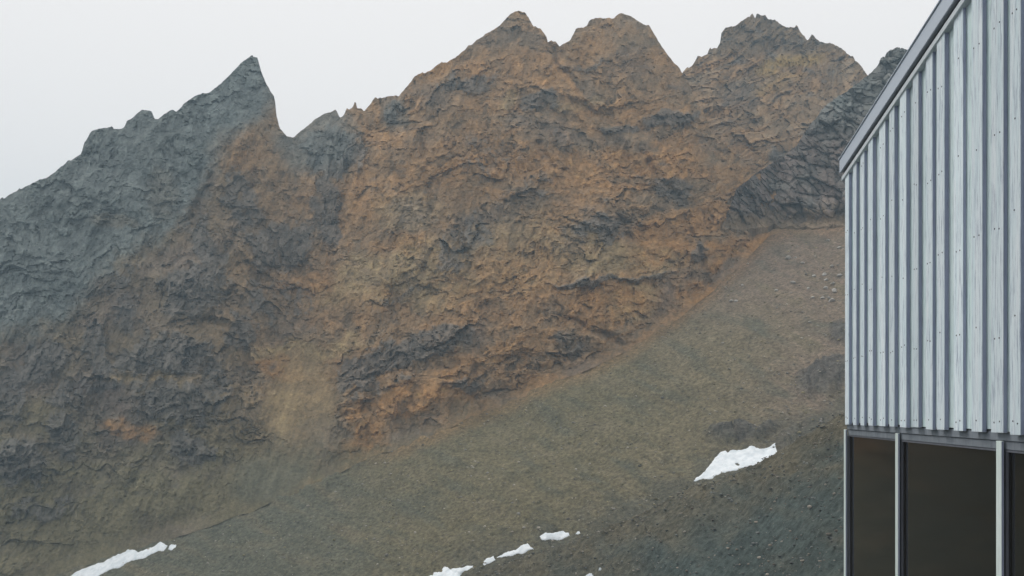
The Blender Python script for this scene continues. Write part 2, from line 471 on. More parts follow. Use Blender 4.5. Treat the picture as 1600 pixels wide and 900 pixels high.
s2 = py2 + 0.45 * (px2 - 1200) * (1 - sstep(90, 200, py2)) + 0.3 * (px2 - 1200) + 20 * fbm(px2 / 70, py2 / 50, octv=3, seed=105)
b2 = noise(s2 / 22, px2 / 300, seed=106) + .6 * noise(s2 / 9, px2 / 200, seed=107)
th2 = np.clip(R(52) + R(15) * b2 + R(14) * sstep(85, 60, py2), R(36), R(78))
Y2 = march(px2, py2, np.full_like(cc, 305.0), th2)
x, y, z = to_xyz(px2, py2, Y2)
d = 5 * ridged(x / 34, y * .004, z / 70, 3, 108) + 3 * fbm(x / 13, y * .01, z / 12, 4, 109) + .9 * ridged(x / 3.5, y * .02, z / 6, 3, 110)
q1, k1, w1 = blocks(x / 6, -s2 * .25 / 4.5, 181); q2, k2, w2 = blocks(x / 2.4, -s2 * .25 / 2.2, 182)
d += 2.2 * q1 - .8 * k1 + 1.2 * q2 - .5 * k2
d += .9 * np.clip(2 * noise(s2 / 5, px2 / 90, seed=112), -1, 1)
x, y, z = to_xyz(px2, py2, Y2 - .9 * d)
c2 = np.broadcast_to(BROWN, px2.shape + (3,)).copy()
c2 = mixc(c2, ORANGE, np.clip(.3 + .5 * b2 + .4 * fbm(px2 / 50, py2 / 30, octv=3, seed=113), 0, .8))
c2 = mixc(c2, OCHRE * .9, blobs(px2, py2, [(1240, 95, 60, 12, 14, .8), (1200, 110, 20, 10, 0, .6), (1215, 130, 50, 10, 20, .3)], 114, 14))
c2 = mixc(c2, BROWN * .78, .8 * sstep(95, 70, py2 + 14 * fbm(px2 / 25, py2 / 25, octv=3, seed=115)))
c2 = mixc(c2, GREY * 1.2, np.clip(2.2 * fbm(px2 / 26, py2 / 18, octv=4, seed=116) - .45, 0, .8))
c2 = mixc(c2, GREY, blobs(px2, py2, [(1220, 245, 25, 10, 0, .9), (1155, 150, 30, 25, 0, .5)], 117, 12))
c2 = c2 * np.clip(1 + .22 * fbm(px2 / 6, py2 / 6, octv=3, seed=118) + .4 * (w2 - .5) + .25 * (w1 - .5) - .25 * k2, .4, 1.6)[..., None]
sheet('back_summit', *back_side(x, y, z, c2, seed=6), M_ROCK, False)

# ---- dark grey ridge at the right, in front of that summit
D_CREST = [(1128, 352), (1140, 325), (1150, 296), (1190, 265), (1225, 243), (1245, 228), (1262, 200), (1290, 165), (1330, 137), (1355, 119),
           (1372, 103), (1376, 90), (1383, 87), (1391, 77), (1402, 73), (1424, 80), (1480, 88), (1540, 60), (1640, 30), (1800, 10)]
cc = np.arange(1128, 1800.1, 1.8)
cr = line(D_CREST, cc) + 4.5 * fbm(cc / 9, cc * 0 + .5, octv=4, seed=124, gain=.8)
ft = 5 * noise(cc / 11, cc * 0 + .5, seed=123) + line([(1128, 356), (1170, 358), (1210, 352), (1260, 356), (1330, 352), (1800, 330)], cc) + 4 * fbm(cc / 15, cc * 0, octv=2, seed=125)
cr = np.minimum(cr, ft - 2)
py3 = level_rows(ft, cr, 1.8)
px3 = np.repeat(cc[None], len(py3), 0)
up3 = ft[None] - py3
Y0 = np.where(cc < 1215, np.minimum(y_face(cc, ft), y_scree(cc, ft)), y_scree(cc, ft)) - 1.2
k_ = 15
Y0 = np.convolve(np.pad(Y0, k_, mode='edge'), np.ones(2 * k_ + 1) / (2 * k_ + 1), 'valid')
th3 = np.clip(R(60) - R(20) * sstep(30, 0, up3) + R(12) * fbm(px3 / 40, py3 / 30, octv=3, seed=126), R(42), R(76))
Y3 = march(px3, py3, Y0, th3)
x, y, z = to_xyz(px3, py3, Y3)
edge = sstep(0, 30, up3)
d = (4.5 * ridged(x / 16, y * .01, z / 40, 3, 127) + 2.2 * fbm(x / 7, y * .02, z / 9, 4, 128)) * edge + 1.3 * ridged((x + .3 * z) / 3.0, y * .02, z / 7, 3, 129) 
q1, k1, w1 = blocks((x + .3 * z) / 4.5, z / 8, 191); q2, k2, w2 = blocks((x + .3 * z) / 1.9, z / 3.6, 192)
d += (3.4 * q1 - 1.3 * k1) * edge + (1.6 * q2 - .7 * k2) * (.3 + .7 * edge)
x, y, z = to_xyz(px3, py3, Y3 - d)
c3 = np.broadcast_to(GREY * 1.1, px3.shape + (3,)).copy()
c3 = mixc(c3, PURPLE * 1.1, np.clip(.5 + 1.2 * fbm(px3 / 40, py3 / 30, octv=3, seed=131), 0, .85))
c3 = mixc(c3, TEAL, .6 * sstep(240, 160, py3))
c3 = mixc(c3, PALE * .75, np.clip(1.8 * fbm(px3 / 14, py3 / 20, octv=3, seed=132) - .6, 0, .6))
c3 = mixc(c3, BROWN, .9 * sstep(44, 0, up3 + 30 * fbm(px3 / 20, py3 / 14, octv=3, seed=134)))
c3 = c3 * np.clip(1 + .25 * fbm(px3 / 5, py3 / 7, octv=3, seed=133) + .5 * (w2 - .5) + .35 * (w1 - .5) - .3 * k2, .4, 1.7)[..., None]
# skirt going into the scree so that the rock is rooted
x = np.concatenate([x[:1], x]); y = np.concatenate([y[:1] + 3, y]); z = np.concatenate([z[:1] - 7, z]); c3 = np.concatenate([c3[:1], c3])
sheet('grey_ridge', *back_side(x, y, z, c3, depth=30, slope=1.2, seed=7), M_ROCK, False)

# ---- scree slope
F_CREST = [(300, 1120), (500, 1010), (620, 945), (665, 912), (740, 897), (776, 885), (835, 866), (895, 846), (1000, 803), (1040, 783),
           (1085, 757), (1110, 752), (1150, 742), (1190, 722), (1215, 706), (1262, 680), (1310, 648), (1400, 610), (1800, 560)]
cols_e = np.arange(-500, 1800.1, 3.0)
con = contact(cols_e)
n_ = 300
ve = np.linspace(0, 1, n_)[:, None]
pxe = np.repeat(cols_e[None], n_, 0)
pye = (con - 14)[None] * (1 - ve) + np.maximum(1010, con + 60)[None] * ve
DARKPATCH = [(1290, 590, 55, 28, 20, 1), (1315, 520, 22, 26, 30, .9), (1160, 673, 64, 12, 6, 1), (1260, 680, 60, 26, 15, .7)]
def scree_disp(px, py, Yq):
    x, y, z = to_xyz(px, py, Yq)
    g = blobs(px, py, DARKPATCH, 144, 12)
    return (0.9 * fbm(x / 17, y / 30, octv=3, seed=140) + .6 * fbm(x / 4, y / 5, octv=3, seed=141)
            + .16 * noise(x / 1.1, y / 1.1, seed=142) + g * (1.0 + 1.0 * ridged(x / 4, y / 9, octv=3, seed=143) + 1.6 * blocks(x / 2.6, y / 3.2, 149)[0])
            + .5 * blocks(x / 5, y / 5, 148)[0] * sstep(-.1, .5, fbm(x / 30, y / 30, octv=2, seed=150)))
Ye = y_scree(pxe, pye)
x, y, z = to_xyz(pxe, pye, Ye)
z = z + scree_disp(pxe, pye, Ye) * sstep(0, .05, ve)
big = fbm(pxe / 150, pye / 90, octv=4, seed=145)
stre = fbm((pxe + 1.4 * pye) / 130, (pye - .45 * pxe) / 26, octv=3, seed=146)
ce = np.broadcast_to(OLIVE, pxe.shape + (3,)).copy()
ce = mixc(ce, np.array((.225, .172, .128)), sstep(900, 1250, pxe + .5 * (480 - pye) + 60 * big))
ce = mixc(ce, np.array((.182, .155, .094)), .7 * sstep(1, 0, np.abs(pxe - 1090 + .6 * (pye - 650)) / 170) * sstep(430, 560, pye))
ce = mixc(ce, GREEN, np.clip(sstep(720, 420, pxe - 90 * big) * sstep(640, 800, pye) * .9, 0, 1))
ce = mixc(ce, GREEN * .9, np.clip(1.3 * stre, 0, .75))
ce = mixc(ce, np.array((.188, .160, .102)), np.clip(-1.3 * stre, 0, .7))
ce = mixc(ce, GREY * .85, blobs(pxe, pye, DARKPATCH, 144, 12) * .85)
fl = line(F_CREST, cols_e)[None] - pye
ce = mixc(ce, np.array((.108, .104, .078)), sstep(70, 0, fl + 50 * fbm(pxe / 50, pye / 30, octv=3, seed=148)) * sstep(640, 760, pxe) * .8)
edge_or = sstep(26, 0, np.abs(pye - con[None] - 4)) * sstep(540, 640, pxe)
ce = mixc(ce, ORANGE * .9, .35 * edge_or)
ce = ce * np.clip(1 + .42 * fbm(pxe / 9, pye / 6, octv=4, seed=147, gain=.75), .45, 1.6)[..., None]
sheet('scree_slope', x, y, z, ce, M_SCREE)

# ---- dark rubble moraine in the foreground
cols_f = np.arange(300, 1800.1, 3.0)
fcr = line(F_CREST, cols_f) + 3.2 * fbm(cols_f / 20, cols_f * 0, octv=4, seed=151)
yfc = line([(300, 172), (660, 160), (1000, 140), (1310, 115), (1800, 70)], cols_f)
n_ = 190
vf = np.linspace(0, 1, n_)[:, None]
pxf = np.repeat(cols_f[None], n_, 0)
bot = np.maximum(fcr + 120, 1330)
pyf = bot[None] + (fcr - bot)[None] * (1 - (1 - vf) ** 1.6)
thf = np.clip(R(24) + R(11) * fbm(pxf / 120, (pyf + .35 * pxf) / 45, octv=3, seed=152), R(12), R(42))
# march downwards from the crest
rev = march(pxf[::-1], pyf[::-1], yfc, thf[::-1])
Yf = rev[::-1]
x, y, z = to_xyz(pxf, pyf, Yf)
inn = sstep(1, .93, vf)
z = z + inn * (1.3 * fbm((x + .6 * y) / 22, (y - .6 * x) / 9, octv=3, seed=153) + .7 * ridged(x / 5, y / 5, octv=3, seed=154)) + .3 * fbm(x / 1.3, y / 1.3, octv=2, seed=155)
cf = np.broadcast_to(np.array((.072, .090, .082)), pxf.shape + (3,)).copy()
cf = mixc(cf, np.array((.128, .114, .078)), np.clip(1.0 * sstep(120, 0, pyf - fcr[None] + 40 * fbm(pxf / 60, pyf / 40, octv=3, seed=156)) + .6 * fbm(pxf / 90, pyf / 40, octv=3, seed=157), 0, 1))
cf = mixc(cf, PALE * .5, np.clip(1.6 * fbm(pxf / 40, pyf / 18, octv=4, seed=158) - .6, 0, .6))
cf = cf * np.clip(1 + .4 * fbm(pxf / 8, pyf / 5, octv=3, seed=159), .45, 1.6)[..., None]
FGRID = (cols_f, fcr, bot, Yf, x, y, z)
bx_, by_, bz_, bc_ = back_side(x, y, z, cf, depth=30, rows=6, slope=.5, seed=9)
sheet('moraine', bx_, by_, bz_, bc_, M_MORAINE)

# ---- ground: the station's knoll and the valley floor out to the horizon
ga = np.linspace(0, 2 * math.pi, 97)
gr = np.array([0.01, 4, 8, 10.5, 12, 16, 20, 26, 34, 44, 56, 70, 86, 104, 122, 150, 220, 400, 800, 1400])
GA, GR = np.meshgrid(ga, gr)
gx, gy = GR * np.cos(GA), GR * np.sin(GA)
# behind the camera the knoll is a broad terrace
front = sstep(-.35, .25, np.sin(GA))
gz = -3.2 - np.minimum(58, .62 * np.maximum(0, GR - 10.5)) * front
gz = gz + .4 * fbm(gx / 9, gy / 9, octv=3, seed=161) * sstep(14, 30, GR) + 2.0 * fbm(gx / 60, gy / 60, octv=3, seed=162) * sstep(30, 100, GR)
gc = np.broadcast_to(np.array((.105, .105, .09)), gx.shape + (3,)).copy()
sheet('ground', gx, gy, gz, gc, M_MORAINE)

# ------------------------------------------------------------------ loose stones
def stone_mesh(seed, sub=1, flat=.75):
    r_ = random.Random(seed)
    bm = bmesh.new()
    bmesh.ops.create_icosphere(bm, subdivisions=sub, radius=.5)
    nrm = [Vector((r_.gauss(0, 1), r_.gauss(0, 1), r_.gauss(0, 1))).normalized() for _ in range(7)]
    off = [r_.uniform(.26, .46) for _ in range(7)]
    for vtx in bm.verts:
        for a, o in zip(nrm, off):          # broken faces: cut the ball by random planes
            dd = vtx.co.dot(a) - o
            if dd > 0:
                vtx.co -= a * dd
        vtx.co.z *= flat
    return bm

def stones_stuff(name, P, size, colr, mat, seed):
    """many small stones as one mesh"""
    vs_, fs_, cs_ = [], [], []
    protos = []
    for k in range(6):
        bm = stone_mesh(seed + k, 1, .55)
        bm.verts.index_update()
        protos.append((np.array([q.co[:] for q in bm.verts]), np.array([[q.index for q in f.verts] for f in bm.faces])))
        bm.free()
    rr = np.random.default_rng(seed)
    base = 0
    for i in range(len(P)):
        V, T = protos[rr.integers(6)]
        a = rr.uniform(0, 6.28)
        c, s_ = math.cos(a), math.sin(a)
        sx, sy, sz = rr.uniform(.75, 1.3, 3) * size[i]
        q = V * (sx, sy, sz)
        q = np.stack([q[:, 0] * c - q[:, 1] * s_, q[:, 0] * s_ + q[:, 1] * c, q[:, 2]], 1) + P[i]
        vs_.append(q)
        fs_.append(T + base)
        cs_.append(np.broadcast_to(colr[i], (len(V), 3)))
        base += len(V)
    V, T, K = np.concatenate(vs_), np.concatenate(fs_), np.concatenate(cs_)
    me = bpy.data.meshes.new(name)
    me.vertices.add(len(V)); me.vertices.foreach_set('co', V.astype(np.float32).ravel())
    me.loops.add(T.size); me.loops.foreach_set('vertex_index', T.astype(np.int32).ravel())
    me.polygons.add(len(T)); me.polygons.foreach_set('loop_start', np.arange(0, T.size, 3, dtype=np.int32))
    me.update(calc_edges=True)
    at = me.attributes.new('rock_colour', 'FLOAT_COLOR', 'POINT')
    at.data.foreach_set('color', np.concatenate([K, np.ones((len(K), 1))], 1).astype(np.float32).ravel())
    me.materials.append(mat)
    o = bpy.data.objects.new(name, me)
    C.objects.link(o)
    o['kind'] = 'stuff'
    return o

def scree_point(px, py):
    px, py = np.atleast_1d(np.asarray(px, float)), np.atleast_1d(np.asarray(py, float))
    Yq = y_scree(px, py)
    x, y, z = to_xyz(px, py, Yq)
    return np.stack([x, y, z + scree_disp(px, py, Yq)], 1)

N = 26000
sx_ = rng.uniform(-80, 1500, N)
sy_ = rng.uniform(350, 960, N)
dens = .35 + .65 * sstep(-.2, .4, fbm(sx_ / 60, sy_ / 40, octv=3, seed=171)) + .5 * sstep(1100, 1300, sx_)
keep = (sy_ > contact(sx_) + 3) & (rng.uniform(0, 1, N) < dens)
keep &= ~((sy_ > line(F_CREST, sx_) + 10) & (sx_ > 300))
sx_, sy_ = sx_[keep], sy_[keep]
P = scree_point(sx_, sy_)
sz_ = .2 + .75 * rng.uniform(0, 1, len(P)) ** 6 + .1 * rng.uniform(0, 1, len(P))
tone = .75 + 1.5 * rng.uniform(0, 1, (len(P), 1)) ** 2
kk = np.where(rng.uniform(0, 1, (len(P), 1)) < .5, OLIVE * 1.05, GREY * 1.25) * tone
kk = np.where(rng.uniform(0, 1, (len(P), 1)) < .22, PALE * rng.uniform(1.1, 1.9, (len(P), 1)), kk)
so_ = stones_stuff('scree_stones', P, sz_, kk, M_STONE, 500)
so_['label'] = 'small loose stones strewn over the scree slope'
so_['category'] = 'stones'

cf_, fcr_, bot_, Yf_, fx_, fy_, fz_ = FGRID
N = 9000
ci = rng.integers(60, len(cf_) - 120, N)
rj = (n_ - 1 - (rng.uniform(0, 1, N) ** 1.1 * n_ * .66)).astype(int).clip(0, n_ - 3)
P = np.stack([fx_[rj, ci], fy_[rj, ci], fz_[rj, ci]], 1) + rng.normal(0, .2, (N, 3)) * (1, 1, .1)
sz_ = .16 + .5 * rng.uniform(0, 1, N) ** 5
kk = np.where(rng.uniform(0, 1, (N, 1)) < .6, np.array((.095, .10, .095)), np.array((.13, .115, .095))) * (.9 + 1.3 * rng.uniform(0, 1, (N, 1)) ** 2)
kk = np.where(rng.uniform(0, 1, (N, 1)) < .2, PALE * rng.uniform(.8, 1.5, (N, 1)), kk)
so_ = stones_stuff('moraine_rubble', P, sz_, kk, M_STONE, 600)
so_['label'] = 'dark rubble covering the foreground moraine'
so_['category'] = 'rubble'

# boulders one can pick out on the scree
BSH = 'pale angular boulder in the cluster beside the timber building wall'
BOULD = [(1139, 414, 5, 'pale boulder lying alone near the dark cleft, highest on the left edge of the scree'),
         (1232, 404, 8, 'largest pale flat boulder high on the upper scree, below the grey ridge'),
         (1243, 403, 4, 'small pale boulder just right of the largest flat one on the upper scree'),
         (1254, 414, 5, 'pale boulder a little below and right of the largest flat one'),
         (1239, 445, 7, 'rounded pale boulder alone in the middle of the upper scree'),
         (1142.5, 470, 5, 'left one of a touching pair of pale boulders on the scree edge'),
         (1149.5, 470.5, 5, 'right one of a touching pair of pale boulders on the scree edge'),
         (1160, 447, 4, 'small pale boulder above the touching pair on the scree edge'),
         (1213, 454, 4, 'small pale boulder left of the rounded one on the upper scree'),
         (1265, 505, 4, 'lowest pale boulder on the scree, below the cluster by the building'),
         (1294, 378, 4, 'topmost pale boulder on the scree beside the building'),
         (1311, 387, 5, 'pale boulder touching the building edge, near the top of the scree')]
BOULD += [(a, b, s_, BSH) for a, b, s_ in [(1288, 430, 6), (1291, 438, 5), (1301, 443, 6), (1312, 430, 6), (1290, 449, 7), (1304, 455, 8),
                                            (1285, 467, 5), (1299, 469, 9), (1270, 466, 5), (1263, 452, 4), (1300, 417, 5), (1272, 432, 5)]]
bm_rock, _n, _p, _L = new_mat('boulder_stone')
_t = _n.nodes.new('ShaderNodeTexNoise'); _t.inputs['Scale'].default_value = 5; _t.inputs['Detail'].default_value = 5
_r = _n.nodes.new('ShaderNodeValToRGB')
_r.color_ramp.elements[0].color = (.34, .31, .28, 1); _r.color_ramp.elements[0].position = .3
_r.color_ramp.elements[1].color = (.52, .49, .45, 1); _r.color_ramp.elements[1].position = .7
_L.new(_t.outputs[0], _r.inputs[0]); _L.new(_r.outputs[0], _p.inputs['Base Color'])
_p.inputs['Roughness'].default_value = .9
bmesh_d = []
for k in range(5):
    bm = stone_mesh(900 + k, 2, .8)
    me = bpy.data.meshes.new('boulder'); bm.to_mesh(me); bm.free(); me.materials.append(bm_rock); bmesh_d.append(me)
for i, (a, b, s_, lab) in enumerate(BOULD):
    p = scree_point(a, b)[0]
    o = bpy.data.objects.new('boulder', bmesh_d[i % 5])
    sz = s_ * p[1] / F * 1.3
    o.location = (p[0], p[1], p[2] + sz * .12)
    o.scale = (sz * 1.15, sz, sz * .9)
    o.rotation_euler = (0, random.uniform(-.3, .3), random.uniform(0, 6.28))
    o['label'] = lab; o['category'] = 'boulder'; o['group'] = 'pale boulders on the upper scree'
    C.objects.link(o)

# ------------------------------------------------------------------ snow patches
M_SNOW, _n, _p, _L = new_mat('old_snow')
_t = _n.nodes.new('ShaderNodeTexNoise'); _t.inputs['Scale'].default_value = .7; _t.inputs['Detail'].default_value = 6
_g = _n.nodes.new('ShaderNodeNewGeometry'); _L.new(_g.outputs['Position'], _t.inputs['Vector'])
_r = _n.nodes.new('ShaderNodeValToRGB')
_r.color_ramp.elements[0].color = (.70, .76, .80, 1); _r.color_ramp.elements[0].position = .35
_r.color_ramp.elements[1].color = (.86, .90, .93, 1); _r.color_ramp.elements[1].position = .62
_L.new(_t.outputs[0], _r.inputs[0])
_t2 = _n.nodes.new('ShaderNodeTexNoise'); _t2.inputs['Scale'].default_value = .9; _t2.inputs['Detail'].default_value = 8; _t2.inputs['Roughness'].default_value = .75
_L.new(_g.outputs['Position'], _t2.inputs['Vector'])
_r2 = _n.nodes.new('ShaderNodeValToRGB')
_r2.color_ramp.elements[0].color = (0, 0, 0, 1); _r2.color_ramp.elements[0].position = .57
_r2.color_ramp.elements[1].color = (.7, .7, .7, 1); _r2.color_ramp.elements[1].position = .72
_L.new(_t2.outputs[0], _r2.inputs[0])
_mx = _n.nodes.new('ShaderNodeMix'); _mx.data_type = 'RGBA'; _mx.inputs[7].default_value = (.40, .41, .42, 1)
_L.new(_r2.outputs[0], _mx.inputs[0]); _L.new(_r.outputs[0], _mx.inputs[6]); _L.new(_mx.outputs[2], _p.inputs['Base Color'])
_p.inputs['Roughness'].default_value = .7
_b = _n.nodes.new('ShaderNodeBump'); _b.inputs['Distance'].default_value = .15
_L.new(_t.outputs[0], _b.inputs['Height']); _L.new(_b.outputs[0], _p.inputs['Normal'])

def inside(poly, x, y):
    c = np.zeros_like(x, bool)
    n = len(poly)
    for i in range(n):
        x0, y0 = poly[i]; x1, y1 = poly[(i + 1) % n]
        if y0 != y1:
            c ^= ((y0 > y) != (y1 > y)) & (x < (x1 - x0) * (y - y0) / (y1 - y0) + x0)
    return c

def dist_edge(poly, x, y):
    dmin = np.full_like(x, 1e9)
    n = len(poly)
    for i in range(n):
        a = np.array(poly[i], float); b = np.array(poly[(i + 1) % n], float)
        ab = b - a
        t = np.clip(((x - a[0]) * ab[0] + (y - a[1]) * ab[1]) / max(ab @ ab, 1e-9), 0, 1)
        dmin = np.minimum(dmin, np.hypot(x - a[0] - t * ab[0], y - a[1] - t * ab[1]))
    return dmin

def snow(poly, label, ground, step=1.0, thick=.55, hole=None):
    xs = [p[0] for p in poly]; ys = [p[1] for p in poly]
    gx, gy = np.meshgrid(np.arange(min(xs) - 3, max(xs) + 3.1, step), np.arange(min(ys) - 3, max(ys) + 3.1, step))
    gx = gx.astype(float); gy = gy.astype(float)
    wx = gx + 1.1 * fbm(gx / 5, gy / 5, octv=3, seed=181); wy = gy + 1.1 * fbm(gx / 5, gy / 5, octv=3, seed=182)
    sd = np.where(inside(poly, wx, wy), 1, -1) * dist_edge(poly, wx, wy)
    if hole:
        sd = np.minimum(sd, dist_edge([hole[:2], hole[:2]], wx, wy) - hole[2])
    h = .6 * thick * np.sqrt(np.clip(sd / 7.0, 0, 1)) + .07 * fbm(gx / 9, gy / 9, octv=2, seed=183)
    P = ground(gx.ravel(), gy.ravel())
    P[:, 2] += np.where(sd.ravel() > 0, h.ravel() + .06, -.4)
    bm = bmesh.new()
    vv = [bm.verts.new(p) for p in P]
    c_ = gx.shape[1]
    on = sd > -.9
    for i in range(gx.shape[0] - 1):
        for j in range(c_ - 1):
            if on[i:i + 2, j:j + 2].all():
                f = bm.faces.new((vv[i * c_ + j], vv[(i + 1) * c_ + j], vv[(i + 1) * c_ + j + 1], vv[i * c_ + j + 1]))
                f.smooth = True
    bmesh.ops.delete(bm, geom=[q for q in bm.verts if not q.link_faces], context='VERTS')
    cen = sum((q.co for q in bm.verts), Vector()) / len(bm.verts)
    for q in bm.verts:
        q.co -= cen
    me = bpy.data.meshes.new('snow_patch'); bm.to_mesh(me); bm.free(); me.materials.append(M_SNOW)
    o = bpy.data.objects.new('snow_patch', me); o.location = cen; C.objects.link(o)
    o['label'] = label; o['category'] = 'snow patch'; o['group'] = 'old snow patches in the gullies'
    return o

def moraine_point(px, py):
    out_ = np.empty((len(px), 3))
    for i, (a, b) in enumerate(zip(px, py)):
        j = int(np.clip(round((a - cf_[0]) / 3.0), 0, len(cf_) - 1))
        r_ = n_ - 1 - int(np.clip(np.searchsorted(pyf[::-1, j], b), 0, n_ - 1))
        Yq = Yf_[r_, j]
        out_[i] = ((a - 800) / F * Yq, Yq, fz_[r_, j] + (tan_of(b) - tan_of(pyf[r_, j])) * Yq)
    return out_

zo = lambda L_: [(1060 + a * 180 / 1473, 660 + b * 110 / 900) for a, b in L_]
snow(zo([(190, 745), (225, 690), (330, 630), (400, 550), (470, 450), (540, 360), (600, 355), (630, 390), (690, 350), (830, 340), (940, 300),
         (1040, 325), (1120, 295), (1235, 255), (1245, 300), (1265, 360), (1250, 410), (1190, 450), (1150, 500), (1080, 550), (1030, 535),
         (960, 555), (880, 580), (800, 600), (750, 635), (690, 640), (600, 665), (560, 650), (480, 680), (380, 740), (320, 715)]),
     'largest white snow patch, lying below dark rocks to the left of the building', scree_point, .8, .4, hole=(1060 + 755 * .1222, 660 + 550 * .1222, 3.2))
zo = lambda L_: [(640 + a * .2, 780 + b * .2) for a, b in L_]
snow(zo([(1015, 290), (1060, 255), (1130, 235), (1200, 230), (1245, 250), (1250, 275), (1200, 290), (1120, 290), (1060, 315), (1030, 310)]),
     'short oval snow patch, uppermost in the row along the moraine edge', scree_point, .7, .5)
zo2 = lambda L_: [(640 + a * .2, 780 + b * .2) for a, b in L_]
snow(zo2([(680, 465), (740, 430), (830, 400), (890, 350), (920, 345), (950, 370), (975, 385), (930, 395), (870, 430), (800, 450), (730, 460)]),
     'narrow tapering snow patch in the middle of the row along the moraine edge', scree_point, .7, .5)
snow(zo2([(565, 515), (600, 480), (655, 462), (670, 485), (630, 505), (580, 530)]),
     'smallest snow patch in the row along the moraine edge', scree_point, .6, .4)
snow(zo2([(90, 640), (110, 595), (180, 600), (190, 575), (250, 580), (265, 535), (330, 555), (400, 550), (450, 530), (495, 530), (490, 550), (430, 575), (400, 600), (380, 640), (240, 680)]),
     'jagged snow patch cut by the bottom edge of the view, in the middle', scree_point, .8, .5)
zo = lambda L_: [(a * .4, 700 + b * .4) for a, b in L_]
snow(zo([(200, 540), (290, 490), (350, 465), (400, 450), (480, 410), (515, 392), (540, 405), (580, 395), (625, 370), (655, 380), (640, 400), (590, 415), (560, 435), (510, 440), (470, 470), (390, 500), (300, 560)]),
     'long snow strip in the gully at the lower left', scree_point, .8, .6)
snow(zo([(655, 390), (670, 374), (690, 372), (685, 384), (668, 394)]),
     'tiny snow scrap at the upper tip of the long lower left strip', scree_point, .5, .3)
snow(zo2([(1320, 620), (1360, 590), (1410, 566), (1440, 575), (1430, 600), (1380, 640)]),
     'small snow patch low on the dark moraine at the bottom edge of the view', moraine_point, .7, .35)
snow(zo2([(1475, 535), (1482, 518), (1497, 515), (1500, 530), (1488, 542)]),
     'tiny round snow scrap on the dark moraine, above the bottom edge', moraine_point, .5, .25)
snow(zo2([(1295, 262), (1310, 246), (1328, 246), (1332, 262), (1315, 272)]),
     'tiny snow scrap just right of the short oval snow patch', scree_point, .5, .3)

# ------------------------------------------------------------------ the building
ALPHA = R(5.5)
P0 = Vector((527.0 / F * 8.5, 8.5, -3.2))                 # far corner at the ground
building = bpy.data.objects.new('building', None)
building.location = P0
building.rotation_euler = (0, 0, R(-90) - ALPHA)          # local x runs along the wall towards the camera, y into the building
building['label'] = 'weathered pale blue timber building with sloping metal roof edge and dark windows'
building['category'] = 'building'
C.objects.link(building)
G = 3.2                                                   # local z of eye level

def weathered(name, c_a, c_b, wear, stain):
    m, n, p, L = new_mat(name)
    tc = n.nodes.new('ShaderNodeTexCoord')
    oi = n.nodes.new('ShaderNodeObjectInfo')
    mp = n.nodes.new('ShaderNodeMapping')
    mp.inputs['Scale'].default_value = (9, 9, .55)
    ad = n.nodes.new('ShaderNodeVectorMath'); ad.operation = 'ADD'
    sc_ = n.nodes.new('ShaderNodeVectorMath'); sc_.operation = 'SCALE'; sc_.inputs[0].default_value = (13, 7, 5)
    L.new(oi.outputs['Random'], sc_.inputs['Scale'])
    L.new(tc.outputs['Object'], ad.inputs[0]); L.new(sc_.outputs[0], ad.inputs[1])
    L.new(ad.outputs[0], mp.inputs['Vector'])
    g1 = n.nodes.new('ShaderNodeTexNoise'); g1.inputs['Scale'].default_value = 2.2; g1.inputs['Detail'].default_value = 8; g1.inputs['Roughness'].default_value = .7
    g2 = n.nodes.new('ShaderNodeTexNoise'); g2.inputs['Scale'].default_value = 7; g2.inputs['Detail'].default_value = 6; g2.inputs['Roughness'].default_value = .75
    L.new(mp.outputs[0], g1.inputs['Vector']); L.new(mp.outputs[0], g2.inputs['Vector'])
    r1 = n.nodes.new('ShaderNodeValToRGB')
    r1.color_ramp.elements[0].position = .3; r1.color_ramp.elements[0].color = (*c_a, 1)
    r1.color_ramp.elements[1].position = .7; r1.color_ramp.elements[1].color = (*c_b, 1)
    L.new(g1.outputs[0], r1.inputs[0])
    r2 = n.nodes.new('ShaderNodeValToRGB')
    r2.color_ramp.elements[0].position = .30; r2.color_ramp.elements[0].color = (1, 1, 1, 1)
    r2.color_ramp.elements[1].position = .50; r2.color_ramp.elements[1].color = (0, 0, 0, 1)
    L.new(g2.outputs[0], r2.inputs[0])
    mxx = n.nodes.new('ShaderNodeMix'); mxx.data_type = 'RGBA'; mxx.inputs[7].default_value = (*wear, 1)
    ms = n.nodes.new('ShaderNodeMath'); ms.operation = 'MULTIPLY'; ms.inputs[1].default_value = stain
    L.new(r2.outputs[0], ms.inputs[0]); L.new(ms.outputs[0], mxx.inputs[0]); L.new(r1.outputs[0], mxx.inputs[6])
    hs = n.nodes.new('ShaderNodeHueSaturation')
    mr = n.nodes.new('ShaderNodeMapRange'); mr.inputs['To Min'].default_value = .86; mr.inputs['To Max'].default_value = 1.06
    L.new(oi.outputs['Random'], mr.inputs[0]); L.new(mr.outputs[0], hs.inputs['Value'])
    L.new(mxx.outputs[2], hs.inputs['Color']); L.new(hs.outputs[0], p.inputs['Base Color'])
    p.inputs['Roughness'].default_value = .75
    b = n.nodes.new('ShaderNodeBump'); b.inputs['Distance'].default_value = .004; b.inputs['Strength'].default_value = .8
    L.new(g2.outputs[0], b.inputs['Height']); L.new(b.outputs[0], p.inputs['Normal'])
    return m

